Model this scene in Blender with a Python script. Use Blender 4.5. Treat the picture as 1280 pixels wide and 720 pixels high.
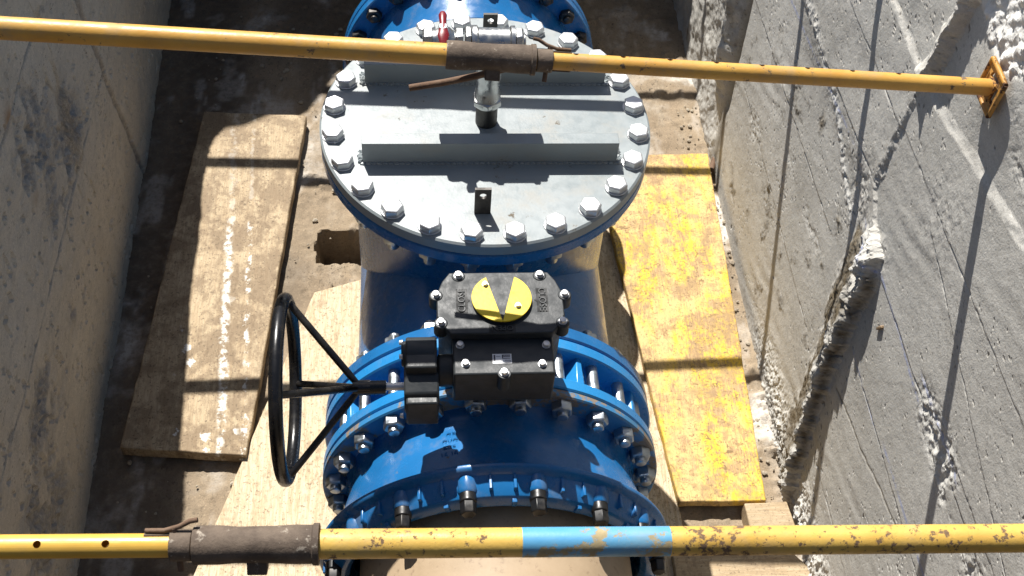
import bpy, bmesh, math, random
import numpy as np
from mathutils import Vector, Matrix
random.seed(7)
S = bpy.context.scene
PI = math.pi
for o in list(bpy.data.objects):
    bpy.data.objects.remove(o)
# ------------------------------------------------------------------ camera
cam_d = bpy.data.cameras.new('camera'); cam = bpy.data.objects.new('camera', cam_d)
S.collection.objects.link(cam); S.camera = cam
RIGHT = Vector((0.99696679, -0.05744304, 0.05251202))
UP = Vector((0.01151172, 0.77613553, 0.63046104))
BACK = Vector((-0.07697204, -0.62794422, 0.77444261))
m = Matrix((RIGHT, UP, BACK)).transposed().to_4x4()
m.translation = Vector((-0.1871, -2.4246, 2.2319))
cam.matrix_world = m
cam_d.sensor_width = 36.0; cam_d.sensor_fit = 'HORIZONTAL'
cam_d.lens = 1489.06 / 1280 * 36
cam_d.clip_start = 0.05; cam_d.clip_end = 500
cam_d.dof.use_dof = True; cam_d.dof.focus_distance = 3.05; cam_d.dof.aperture_fstop = 13.0
# ------------------------------------------------------------------ light
SUN = Vector((-0.225, 0.69, 1.0)).normalized()          # towards the sun
elev = math.asin(SUN.z); azim = math.atan2(SUN.x, SUN.y)
w = bpy.data.worlds.new('World'); S.world = w; w.use_nodes = True
nt = w.node_tree
sky = nt.nodes.new('ShaderNodeTexSky'); sky.sky_type = 'NISHITA'; sky.sun_disc = False
sky.sun_elevation = elev; sky.sun_rotation = azim; sky.altitude = 300; sky.dust_density = 1.5
nt.links.new(sky.outputs[0], nt.nodes['Background'].inputs[0])
nt.nodes['Background'].inputs[1].default_value = 0.05
sd = bpy.data.lights.new('sun', 'SUN'); sd.energy = 5.0; sd.angle = math.radians(0.5); sd.color = (1.0, 0.96, 0.90)
so = bpy.data.objects.new('sun', sd); S.collection.objects.link(so)
so.rotation_euler = (-SUN).to_track_quat('-Z', 'Y').to_euler(); so.location = (0, 0, 6)
vs = S.view_settings
vs.view_transform = 'Standard'; vs.look = 'None'; vs.gamma = 1.0; vs.use_curve_mapping = False
vs.exposure = 0.65
S.render.resolution_x = 1024; S.render.resolution_y = 576
S.render.engine = 'CYCLES'

# ------------------------------------------------------------------ materials
class NB:
    def __init__(s, name):
        s.m = bpy.data.materials.new(name); s.m.use_nodes = True
        s.t = s.m.node_tree; s.b = s.t.nodes['Principled BSDF']
        s.co = s.t.nodes.new('ShaderNodeTexCoord').outputs['Object']
    def n(s, kind, **kw):
        nd = s.t.nodes.new(kind)
        for k, v in kw.items():
            setattr(nd, k, v)
        return nd
    def lk(s, a, b): s.t.links.new(a, b)
    def setv(s, sock, v):
        if isinstance(v, bpy.types.NodeSocket): s.lk(v, sock)
        else: sock.default_value = v
    def mapping(s, scale=(1, 1, 1), rot=(0, 0, 0), loc=(0, 0, 0)):
        nd = s.n('ShaderNodeMapping'); s.lk(s.co, nd.inputs[0])
        nd.inputs['Scale'].default_value = scale; nd.inputs['Rotation'].default_value = rot; nd.inputs['Location'].default_value = loc
        return nd.outputs[0]
    def noise(s, scale, detail=6, rough=.6, vec=None, dist=0.0):
        nd = s.n('ShaderNodeTexNoise'); s.lk(vec if vec is not None else s.co, nd.inputs['Vector'])
        nd.inputs['Scale'].default_value = scale; nd.inputs['Detail'].default_value = detail
        nd.inputs['Roughness'].default_value = rough; nd.inputs['Distortion'].default_value = dist
        return nd.outputs['Fac']
    def voro(s, scale, vec=None, feature='F1'):
        nd = s.n('ShaderNodeTexVoronoi'); nd.feature = feature
        s.lk(vec if vec is not None else s.co, nd.inputs['Vector']); nd.inputs['Scale'].default_value = scale
        return nd.outputs['Distance']
    def ramp(s, v, a, b, va=0.0, vb=1.0):
        nd = s.n('ShaderNodeMapRange'); nd.interpolation_type = 'SMOOTHSTEP'
        s.lk(v, nd.inputs[0]); nd.inputs[1].default_value = a; nd.inputs[2].default_value = b
        nd.inputs[3].default_value = va; nd.inputs[4].default_value = vb
        return nd.outputs[0]
    def mth(s, op, a, b=0.0):
        nd = s.n('ShaderNodeMath', operation=op); s.setv(nd.inputs[0], a); s.setv(nd.inputs[1], b)
        return nd.outputs[0]
    def mix(s, f, a, b):
        nd = s.n('ShaderNodeMix', data_type='RGBA'); s.setv(nd.inputs[0], f)
        for i, c in ((6, a), (7, b)):
            if isinstance(c, (tuple, list)): nd.inputs[i].default_value = (c[0], c[1], c[2], 1)
            else: s.lk(c, nd.inputs[i])
        return nd.outputs[2]
    def color(s, c):
        if isinstance(c, (tuple, list)): s.b.inputs['Base Color'].default_value = (c[0], c[1], c[2], 1)
        else: s.lk(c, s.b.inputs['Base Color'])
    def rough(s, v): s.setv(s.b.inputs['Roughness'], v)
    def metal(s, v): s.setv(s.b.inputs['Metallic'], v)
    def bump(s, h, strength=.3, dist=.002, prev=None):
        nd = s.n('ShaderNodeBump'); nd.inputs['Strength'].default_value = strength; nd.inputs['Distance'].default_value = dist
        s.lk(h, nd.inputs['Height'])
        if prev is not None: s.lk(prev, nd.inputs['Normal'])
        s.lk(nd.outputs[0], s.b.inputs['Normal']); return nd.outputs[0]
    def attr(s, name):
        nd = s.n('ShaderNodeAttribute'); nd.attribute_name = name
        sp = s.n('ShaderNodeSeparateColor'); s.lk(nd.outputs['Color'], sp.inputs[0])
        return sp.outputs
    def axis(s):
        sp = s.n('ShaderNodeSeparateXYZ'); s.lk(s.co, sp.inputs[0]); return sp.outputs

def paint(name, col, dark=None, rough=.3, chips=None, chip_amt=.62, chip_scale=25, dust=.12, bump=.15, metal=0.0, dustcol=(.30, .26, .20)):
    b = NB(name)
    c = b.mix(b.ramp(b.noise(5, 5), .35, .65), col, dark or tuple(x * .82 for x in col))
    d = b.ramp(b.noise(9, 8, .7), .48, .78, 0, dust * 3)
    c = b.mix(d, c, dustcol)
    r = b.mth('ADD', b.ramp(b.noise(30, 5), .3, .7, rough * .8, rough * 1.3), b.mth('MULTIPLY', d, .35))
    h = b.noise(140, 4)
    if chips:
        k = b.ramp(b.mth('ADD', b.noise(chip_scale, 9, .72), b.mth('MULTIPLY', b.mth('SUBTRACT', b.noise(5.5, 3, .6), .5), .34)), chip_amt, chip_amt + .05)
        c = b.mix(k, c, b.mix(b.noise(90, 4), chips, tuple(x * .45 for x in chips)))
        r = b.mth('ADD', r, b.mth('MULTIPLY', k, .4))
        h = b.mth('SUBTRACT', h, b.mth('MULTIPLY', k, .8))
    b.color(c); b.rough(r); b.metal(metal); b.bump(h, bump, .001)
    return b.m

def metalmat(name, col, rough=.35, dirt=.25, dirtcol=(.10, .08, .06), metal=1.0):
    b = NB(name)
    k = b.ramp(b.noise(35, 7, .7), .5, .72, 0, dirt)
    b.color(b.mix(k, b.mix(b.noise(12, 4), col, tuple(x * .75 for x in col)), dirtcol))
    b.rough(b.ramp(b.noise(60, 5), .3, .7, rough * .8, rough * 1.35))
    b.metal(b.mth('MULTIPLY', b.mth('SUBTRACT', 1.0, k), metal)); b.bump(b.noise(220, 3), .12, .0006)
    return b.m

def rust(name, c1, c2, flake=(.30, .27, .23), fl=.62):
    b = NB(name)
    c = b.mix(b.ramp(b.noise(18, 9, .7), .38, .64), c1, c2)
    k = b.ramp(b.noise(45, 8, .75), fl, fl + .06)
    b.color(b.mix(k, c, flake)); b.rough(.82); b.metal(.15)
    b.bump(b.noise(90, 8, .7), .7, .0025)
    return b.m

M = {}
M['blue'] = paint('blue_paint', (.014, .150, .39), (.012, .125, .33), .24, (.28, .24, .19), .66, 30, .15)
M['blue_bright'] = paint('bright_blue_paint', (.022, .245, .57), (.018, .215, .52), .28, (.12, .17, .24), .70, 30, dust=.10)
M['blue_worn'] = paint('worn_blue_paint', (.03, .20, .44), (.06, .20, .36), .42, (.34, .27, .20), .50, 18, .20)
M['grey'] = paint('grey_cover_paint', (.285, .318, .328), (.245, .28, .29), .34, (.17, .135, .09), .65, 16, .17, .25)
M['black'] = paint('black_casting', (.028, .033, .036), (.023, .027, .030), .50, None, dust=.012, bump=.45)
M['panel'] = paint('panel_recess_shade', (.008, .009, .010), None, .6, dust=.01)  # black darkened to paint in recess shade behind the cover lettering
M['blackpaint'] = paint('black_gloss_tube', (.008, .008, .009), (.006, .006, .007), .26, (.10, .08, .06), .73, 18, .05)
M['zinc'] = metalmat('zinc_plate', (.74, .75, .76), .36, .22, metal=.65)
M['stud'] = metalmat('stud_steel', (.55, .60, .64), .36, .3)
M['galv'] = metalmat('galvanised_fitting', (.62, .63, .62), .30, .22)
M['darksteel'] = metalmat('dark_steel', (.09, .085, .08), .48, .5, (.06, .045, .03), .8)
M['blackbolt'] = metalmat('black_bolt', (.055, .055, .055), .38, .5, (.05, .04, .03), .8)
M['red'] = paint('red_lever', (.22, .012, .018), None, .3, dust=.02)
M['disc_yellow'] = paint('yellow_indicator', (.84, .62, .008), (.80, .56, .006), .38, (.10, .08, .04), .72, 26, .03)
M['pole'] = paint('orange_yellow_paint', (.70, .40, .085), (.60, .32, .065), .40, (.20, .14, .09), .62, 42, .18, .4)
M['poleworn'] = paint('rusty_yellow_paint', (.72, .47, .105), (.61, .37, .075), .46, (.23, .145, .085), .555, 62, .22, .5)
M['polebare'] = paint('light_yellow_paint', (.76, .47, .085), (.68, .40, .07), .36, (.3, .2, .1), .68, 20, .06, .2)
M['polerust'] = paint('rusty_plate_paint', (.66, .36, .05), (.50, .24, .04), .5, (.13, .06, .03), .54, 26, .1, .5)
M['polesky'] = paint('sky_blue_band', (.09, .33, .58), (.13, .36, .53), .46, (.50, .40, .22), .555, 16, .12, .3)
M['sleeve'] = rust('rusty_sleeve', (.095, .07, .052), (.165, .125, .092), (.36, .31, .25), .585)
M['rustrod'] = rust('rusty_rod', (.13, .075, .045), (.20, .13, .085), (.06, .05, .045), .60)
M['stone'] = paint('stone_chips', (.40, .35, .27), (.28, .23, .17), .8, None, dust=.1, bump=.3)
M['label'] = paint('label_white', (.72, .72, .72), (.66, .66, .66), .4, dust=.02)
M['ink'] = paint('label_ink', (.05, .045, .06), None, .5, dust=.0)

def pipe_mat():
    b = NB('tan_pipe')
    c = b.mix(b.ramp(b.noise(6, 8, .7), .3, .7), (.44, .33, .215), (.36, .265, .165))
    c = b.mix(b.ramp(b.noise(40, 6, .7), .55, .7), c, (.27, .19, .12))
    b.color(c); b.rough(.6); b.bump(b.noise(70, 6, .7), .3, .002); return b.m
M['tan'] = pipe_mat()

def wood(name, c1, c2, dirt, dirt_lo=.50, dirt_hi=.68, yellow=None, ymask=.5, splash=False, axis='y'):
    b = NB(name)
    st = (14, 1.0, 14) if axis == 'y' else (1.0, 14, 14)
    v = b.mapping(st)
    grain = b.noise(7, 8, .65, v, .8)
    c = b.mix(b.ramp(grain, .38, .62), c1, c2)
    fine = b.noise(24, 7, .75, v)
    c = b.mix(b.ramp(fine, .50, .66, 0, .6), c, tuple(x * .45 for x in c2))
    c = b.mix(b.ramp(b.noise(13, 6, .7, v), .58, .70, 0, .55), c, tuple(min(.8, x * 1.35) for x in c1))
    h = b.mth('ADD', b.mth('MULTIPLY', grain, .8), b.mth('MULTIPLY', fine, .8))
    if yellow:
        lo = b.noise(5, 6, .65, b.mapping((1.6, .6, 1)))
        y = b.mix(b.ramp(lo, .40, .60), tuple(min(.85, x) for x in (.68, .47, .19)), yellow)
        y = b.mix(b.ramp(b.noise(28, 3, .6, b.mapping((1.5, .5, 1))), .50, .62, 0, .55), y, (.66, .45, .17))
        k = b.ramp(b.mth('ADD', b.mth('MULTIPLY', b.noise(15, 6, .7), .62), b.mth('MULTIPLY', fine, .38)), ymask - .05, ymask + .04)
        c = b.mix(k, y, c)
        mk = b.mth('MULTIPLY', b.ramp(b.noise(60, 3, .6, b.mapping((.7, 1, 1), (0, 0, .6)), 1.2), .56, .62), b.ramp(b.noise(6, 5, .7), .42, .60, .15, 1))
        c = b.mix(b.mth('MULTIPLY', mk, .8), c, (.15, .09, .035))
    d = b.ramp(b.noise(9, 8, .72), dirt_lo, dirt_hi, 0, .75)
    c = b.mix(d, c, dirt)
    d2 = b.mth('MULTIPLY', b.ramp(b.noise(48, 3, .65, b.mapping((1.3, .7, 1))), .52, .62, 0, .7), b.ramp(b.noise(4, 4, .6), .36, .60, .15, 1))
    c = b.mix(d2, c, dirt)
    sp = b.ramp(b.noise(110, 2, .6), .60, .67, 0, .65)
    c = b.mix(sp, c, tuple(x * .5 for x in dirt))
    if splash:                                   # dried lime splashes along the middle of the board
        ax = b.axis()
        xx = b.mth('ADD', ax[0], b.mth('MULTIPLY', ax[1], .055))
        xx = b.mth('ADD', xx, b.mth('MULTIPLY', b.mth('SUBTRACT', b.noise(9, 5, .75), .5), .06))
        line = b.mth('MULTIPLY', b.ramp(b.mth('ABSOLUTE', b.mth('SUBTRACT', xx, .02)), .006, .020, 1, 0), b.ramp(b.noise(22, 6, .8), .46, .54))
        line2 = b.mth('MULTIPLY', b.ramp(b.mth('ABSOLUTE', b.mth('SUBTRACT', xx, .095)), .004, .012, 1, 0), b.ramp(b.noise(21, 6, .7), .50, .56))
        vd = b.voro(9.0)
        zone = b.mth('MULTIPLY', b.ramp(ax[1], -.28, -.12, 1, 0), b.ramp(b.mth('ABSOLUTE', ax[0]), .10, .13, 1, 0))
        dots = b.mth('MULTIPLY', zone, b.ramp(b.mth('ADD', vd, b.mth('MULTIPLY', b.noise(38, 5, .75), .55)), .40, .44, 1, 0))
        lo = b.ramp(ax[1], .05, .35, 1, .25)
        tot = b.mth('MAXIMUM', b.mth('MULTIPLY', b.mth('MAXIMUM', line, line2), lo), dots)
        c = b.mix(b.mth('MULTIPLY', tot, .85), c, (.80, .78, .72))
    b.color(c); b.rough(.72); b.bump(b.mth('ADD', h, b.noise(120, 5)), .6, .0026)
    return b.m
M['board'] = wood('dirty_board', (.52, .405, .255), (.42, .31, .185), (.20, .138, .078), .425, .58, splash=True)
M['yboard'] = wood('yellow_board', (.50, .34, .17), (.40, .25, .11), (.33, .215, .105), .50, .66, yellow=(.74, .49, .035), ymask=.53)
M['paleboard'] = wood('pale_board', (.68, .57, .40), (.54, .41, .25), (.33, .235, .14), .53, .70)
M['paleboard2'] = wood('pale_block', (.50, .39, .25), (.41, .30, .175), (.29, .21, .13), .53, .72, axis='x')
M['brownboard'] = wood('brown_board', (.36, .25, .15), (.27, .18, .10), (.20, .14, .085), .5, .7)

def concrete(name, c1, c2, c3, brown, white, chalk, pit=.6, bumps=.5, fleck=.8):
    b = NB(name)
    a = b.attr('mask')
    v = b.mapping((1, .55, 1.6))
    c = b.mix(b.ramp(b.noise(2.2, 9, .66), .32, .66), c1, c2)
    c = b.mix(b.ramp(b.noise(9, 8, .7, v), .48, .72, 0, .7), c, c3)
    sc = b.mapping((1, .6, 1.25), (.35, 0, 0))
    dens = b.ramp(b.noise(5, 4, .6), .35, .65, 0, 1)
    c = b.mix(b.mth('MULTIPLY', b.ramp(b.noise(95, 2, .6, sc), .60, .67, 0, fleck), dens), c, tuple(x * .30 for x in c1))
    c = b.mix(b.ramp(b.noise(130, 2, .6), .60, .68, 0, fleck * .55), c, tuple(min(.85, x * 1.35) for x in c1))
    c = b.mix(b.ramp(b.noise(38, 3, .6, sc), .52, .64, 0, fleck * .45), c, tuple(x * .62 for x in c1))
    c = b.mix(b.ramp(b.noise(200, 2, .6), .56, .66, 0, fleck * .6), c, tuple(x * .50 for x in c1))
    pits = b.ramp(b.noise(58, 3, .5, b.mapping((1, 1.0, .42), (.5, 0, 0))), .68, .73)
    c = b.mix(b.mth('MULTIPLY', a[0], b.ramp(b.noise(24, 7, .7), .25, .6, .55, 1)), c, brown)
    c = b.mix(b.mth('MULTIPLY', a[1], b.ramp(b.noise(60, 6, .7), .3, .6, .35, 1)), c, white)
    c = b.mix(b.mth('MULTIPLY', a[2], b.ramp(b.noise(40, 5, .7), .38, .6, 0, .7)), c, chalk)
    b.color(c); b.rough(.86)
    h = b.mth('ADD', b.mth('MULTIPLY', b.noise(70, 4, .65), .8), b.mth('MULTIPLY', b.noise(190, 2, .6), .6))
    h = b.mth('SUBTRACT', h, b.mth('MULTIPLY', pits, pit))
    b.bump(h, bumps, .003)
    return b.m
M['wallR'] = concrete('grey_concrete', (.58, .562, .515), (.48, .465, .425), (.42, .40, .355), (.105, .080, .046), (.74, .73, .69), (.24, .31, .60), .25, .50, .62)
M['wallL'] = concrete('tan_concrete', (.62, .555, .44), (.53, .47, .37), (.42, .39, .33), (.34, .20, .09), (.20, .195, .185), (.4, .42, .5), .5, .4)
M['floor'] = concrete('dirty_floor', (.33, .255, .17), (.25, .19, .125), (.40, .34, .26), (.10, .076, .053), (.62, .58, .52), (.2, .2, .2), .3, .9, 1.0)
M['soil'] = concrete('dark_soil', (.10, .085, .065), (.07, .06, .045), (.13, .11, .08), (.1, .08, .05), (.3, .3, .3), (.2, .2, .2), .3, 1)

# ------------------------------------------------------------------ object helpers
COL = S.collection
def tag(o, label=None, cat=None, group=None, kind=None):
    if label: o['label'] = label
    if cat: o['category'] = cat
    if group: o['group'] = group
    if kind: o['kind'] = kind
    return o
def thing(name, loc, label, cat, group=None):
    o = bpy.data.objects.new(name, None); COL.objects.link(o); o.location = loc
    o.empty_display_size = .1
    return tag(o, label, cat, group)
def wloc(o):
    v = Vector((0, 0, 0))
    while o: v += o.location; o = o.parent
    return v
def link(name, me, mat, parent=None, smooth=40):
    if mat is not None and not me.materials: me.materials.append(mat)
    if smooth:
        me.polygons.foreach_set('use_smooth', [True] * len(me.polygons)); me.set_sharp_from_angle(angle=math.radians(smooth))
    o = bpy.data.objects.new(name, me); COL.objects.link(o)
    if parent: o.parent = parent
    return o
def build(name, bm, mat, parent=None, bevel=0, smooth=40, origin=None, seg=2, template=False):
    """bm is in world coordinates; the object's origin is the parent's place (or `origin`)."""
    bmesh.ops.recalc_face_normals(bm, faces=bm.faces)
    if template: origin = (0, 0, 0)            # modelled about its own origin and placed afterwards
    o0 = Vector(origin) if origin is not None else (wloc(parent) if parent else Vector((0, 0, 0)))
    bmesh.ops.translate(bm, vec=-o0, verts=bm.verts)
    me = bpy.data.meshes.new(name); bm.to_mesh(me); bm.free()
    o = link(name, me, mat, parent, smooth)
    o.location = o0 - (wloc(parent) if parent else Vector((0, 0, 0)))
    if bevel:
        md = o.modifiers.new('bevel', 'BEVEL'); md.width = bevel; md.segments = seg; md.limit_method = 'ANGLE'; md.angle_limit = math.radians(35)
    return o
def inst(src, loc, parent, rot=None, name=None):
    o = src.copy(); COL.objects.link(o); o.parent = parent
    o.location = Vector(loc) - wloc(parent)
    if rot is not None: o.rotation_euler = rot
    return o
def B(): return bmesh.new()
def box(bm, a, b, rot=None, c=None):
    a = Vector(a); b = Vector(b); ctr = (a + b) / 2
    r = bmesh.ops.create_cube(bm, size=1)
    s = b - a
    for v in r['verts']:
        p = Vector((v.co.x * s.x, v.co.y * s.y, v.co.z * s.z))
        if rot is not None: p = rot @ p
        v.co = p + ctr
    return r['verts']
def frame(d):
    d = Vector(d).normalized(); t = Vector((0, 0, 1)) if abs(d.z) < .9 else Vector((1, 0, 0))
    u = t.cross(d).normalized(); return u, d.cross(u), d
def lathe(bm, o, d, prof, n=48, a0=0, a1=2 * PI, close=True):
    """prof: (radius, distance along d) pairs; radius 0 closes to a point"""
    u, v, d = frame(d); o = Vector(o); rings = []
    full = abs(a1 - a0) > 6.28
    k = n if full else n + 1
    for r, h in prof:
        if r <= 1e-6: rings.append([bm.verts.new(o + d * h)])
        else: rings.append([bm.verts.new(o + d * h + (u * math.cos(a0 + (a1 - a0) * i / n) + v * math.sin(a0 + (a1 - a0) * i / n)) * r) for i in range(k)])
    for A, Bq in zip(rings[:-1], rings[1:]):
        for i in range(n):
            j = (i + 1) % k
            if len(A) == 1 and len(Bq) == 1: continue
            if len(A) == 1: f = [A[0], Bq[j], Bq[i]]
            elif len(Bq) == 1: f = [A[i], A[j], Bq[0]]
            else: f = [A[i], A[j], Bq[j], Bq[i]]
            try: bm.faces.new(f)
            except ValueError: pass
def cyl(bm, p0, p1, r, n=24, r2=None):
    p0 = Vector(p0); p1 = Vector(p1); L = (p1 - p0).length
    lathe(bm, p0, p1 - p0, [(0, 0), (r, 0), (r2 or r, L), (0, L)], n)
def tube(bm, p0, p1, ro, ri, n=32):
    p0 = Vector(p0); p1 = Vector(p1); L = (p1 - p0).length
    lathe(bm, p0, p1 - p0, [(ri, 0), (ro, 0), (ro, L), (ri, L), (ri, 0)], n)
def path(bm, pts, r, n=10):
    pts = [Vector(p) for p in pts]; rings = []
    for i, p in enumerate(pts):
        d = (pts[min(i + 1, len(pts) - 1)] - pts[max(i - 1, 0)])
        if i == 0: u, v, _ = frame(d)
        else:
            dn = d.normalized(); u = (u - dn * u.dot(dn)).normalized(); v = dn.cross(u)
        rings.append([bm.verts.new(p + (u * math.cos(2 * PI * k / n) + v * math.sin(2 * PI * k / n)) * r) for k in range(n)])
    for A, Q in zip(rings[:-1], rings[1:]):
        for k in range(n): bm.faces.new([A[k], A[(k + 1) % n], Q[(k + 1) % n], Q[k]])
    bm.faces.new(rings[0][::-1]); bm.faces.new(rings[-1])
def prism(bm, outline, z0, z1):
    lo = [bm.verts.new((x, y, z0)) for x, y in outline]; hi = [bm.verts.new((x, y, z1)) for x, y in outline]
    n = len(lo); bm.faces.new(lo[::-1]); bm.faces.new(hi)
    for i in range(n): bm.faces.new([lo[i], lo[(i + 1) % n], hi[(i + 1) % n], hi[i]])
def hexhead(bm, o, d, r, k, washer=None, stud=None, rot=0):
    """hexagon head or nut of corner radius r, height k, chamfered; optional washer (r,t) below and stud (r,h) above"""
    u, v, d = frame(d); o = Vector(o); base = 0.0
    if washer:
        lathe(bm, o, d, [(0, 0), (washer[0], 0), (washer[0], washer[1]), (0, washer[1])], 20); base = washer[1]
    rings = []
    for rr, h in ((r, base), (r, base + k * .84), (r * .87, base + k)):
        rings.append([bm.verts.new(o + d * h + (u * math.cos(PI / 3 * i + rot) + v * math.sin(PI / 3 * i + rot)) * rr) for i in range(6)])
    for A, Q in zip(rings[:-1], rings[1:]):
        for i in range(6): bm.faces.new([A[i], A[(i + 1) % 6], Q[(i + 1) % 6], Q[i]])
    bm.faces.new(rings[0][::-1]); bm.faces.new(rings[-1])
    if stud:
        lathe(bm, o, d, [(0, base + k * .5), (stud[0], base + k * .5), (stud[0], base + k + stud[1] * .85), (stud[0] * .8, base + k + stud[1]), (0, base + k + stud[1])], 16)
def text_mesh(body, size, depth):
    cu = bpy.data.curves.new('lettering', 'FONT'); cu.body = body; cu.size = size; cu.extrude = depth; cu.align_x = 'CENTER'; cu.align_y = 'CENTER'
    o = bpy.data.objects.new('lettering', cu); COL.objects.link(o)
    bpy.context.view_layer.update()
    me = bpy.data.meshes.new_from_object(o.evaluated_get(bpy.context.evaluated_depsgraph_get()))
    bpy.data.objects.remove(o); return me

# ------------------------------------------------------------------ numpy noise for the cast surfaces
def vnoise(x, y, seed=0):
    xi = np.floor(x); yi = np.floor(y); fx = x - xi; fy = y - yi
    fx = fx * fx * (3 - 2 * fx); fy = fy * fy * (3 - 2 * fy)
    def h(i, j):
        s = np.sin(i * 127.1 + j * 311.7 + seed * 74.7) * 43758.5453
        return s - np.floor(s)
    return (h(xi, yi) * (1 - fx) + h(xi + 1, yi) * fx) * (1 - fy) + (h(xi, yi + 1) * (1 - fx) + h(xi + 1, yi + 1) * fx) * fy
def fbm(x, y, f, octv=4, seed=0, g=.5):
    r = 0; a = 1; t = 0
    for k in range(octv):
        r = r + a * (vnoise(x * f * 2 ** k, y * f * 2 ** k, seed + k) - .5); t += a; a *= g
    return r / t * 2
def sst(x, a, b):
    t = np.clip((x - a) / (b - a), 0, 1); return t * t * (3 - 2 * t)
def pits(x, y, f, seed, thr, soft=.06):
    return sst(vnoise(x * f, y * f, seed) * .7 + vnoise(x * f * 2.3, y * f * 2.3, seed + 5) * .3, thr, thr + soft)
def grid_mesh(name, P, mask, back):
    """P: (n, m, 3) grid; `back` : (n, m, 3) positions of the hidden rear side, joined along the rim so that the slab has thickness"""
    n, mm = P.shape[:2]
    idx = np.arange(n * mm).reshape(n, mm)
    f = np.stack([idx[:-1, :-1], idx[1:, :-1], idx[1:, 1:], idx[:-1, 1:]], -1).reshape(-1, 4)
    rim = np.concatenate([idx[0, :], idx[1:, -1], idx[-1, -2::-1], idx[-2:0:-1, 0]])
    V = np.concatenate([P.reshape(-1, 3), back.reshape(-1, 3)[rim]])
    r2 = np.arange(len(rim)) + n * mm; rn = np.roll(rim, -1); r2n = np.roll(r2, -1)
    f = np.concatenate([f, np.stack([rim, r2, r2n, rn], -1)])
    me = bpy.data.meshes.new(name)
    me.from_pydata(V.tolist(), [], f.tolist() + [r2[::-1].tolist()])
    at = me.attributes.new('mask', 'FLOAT_COLOR', 'POINT')
    c = np.zeros((len(V), 4), np.float32); c[:, 3] = 1; c[:n * mm, :3] = mask.reshape(-1, 3)
    at.data.foreach_set('color', c.ravel()); me.update()
    return me

FLOOR = -1.25
# ------------------------------------------------------------------ floor of the trench
def make_floor():
    xs = np.arange(-1.6, 1.45, .0105); ys = np.arange(-3.2, 3.35, .0105)
    X, Y = np.meshgrid(xs, ys, indexing='ij')
    d = fbm(X, Y, 3, 5, 1) * .010 + fbm(X, Y, 22, 3, 9, .75) * .007
    d += pits(X, Y, 30, 3, .70) * .008
    wx = X + fbm(X, Y, 14, 4, 15, .65) * .022; wy = Y + fbm(X, Y, 12, 4, 16, .65) * .024
    hx = sst(wx, -.578, -.560) * (1 - sst(wx, -.36, -.35)); hy = sst(wy, .522, .542) * (1 - sst(wy, .672, .692))
    hole = hx * hy
    d -= hole * .16
    # rubble swept against the right wall
    rub = sst(X, .97, 1.02) * (1 - sst(Y, -.2, .1))
    d += rub * (np.abs(fbm(X, Y, 26, 3, 21)) * .05)
    lip = sst(X, .93, .97) * sst(Y, -.4, -.2) * .004
    d += lip
    rgt = sst(X, .88, .96)
    mask = np.zeros(X.shape + (3,))
    mask[..., 0] = np.clip(sst(-X, .88, 1.05) * .8 + sst(fbm(X, Y, 2.0, 4, 31), .1, .5) * .6 + hole, 0, 1)  # left strip paints the wall's shade into the colour; patches and hole browner
    mask[..., 1] = np.clip(sst(fbm(X, Y, 5, 5, 41, .65), .10, .34) * (.30 + .6 * rgt) + rub * .25 + sst(fbm(X, Y * .4, 9, 4, 61, .65), .16, .34) * .35, 0, 1) * (1 - hole)
    P = np.stack([X, Y, FLOOR + d], -1); bk = np.stack([X, Y, X * 0 + FLOOR - .5], -1)
    o = link('trench_floor', grid_mesh('trench_floor', P, mask, bk), M['floor'], None, 60); o['kind'] = 'structure'
make_floor()

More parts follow.
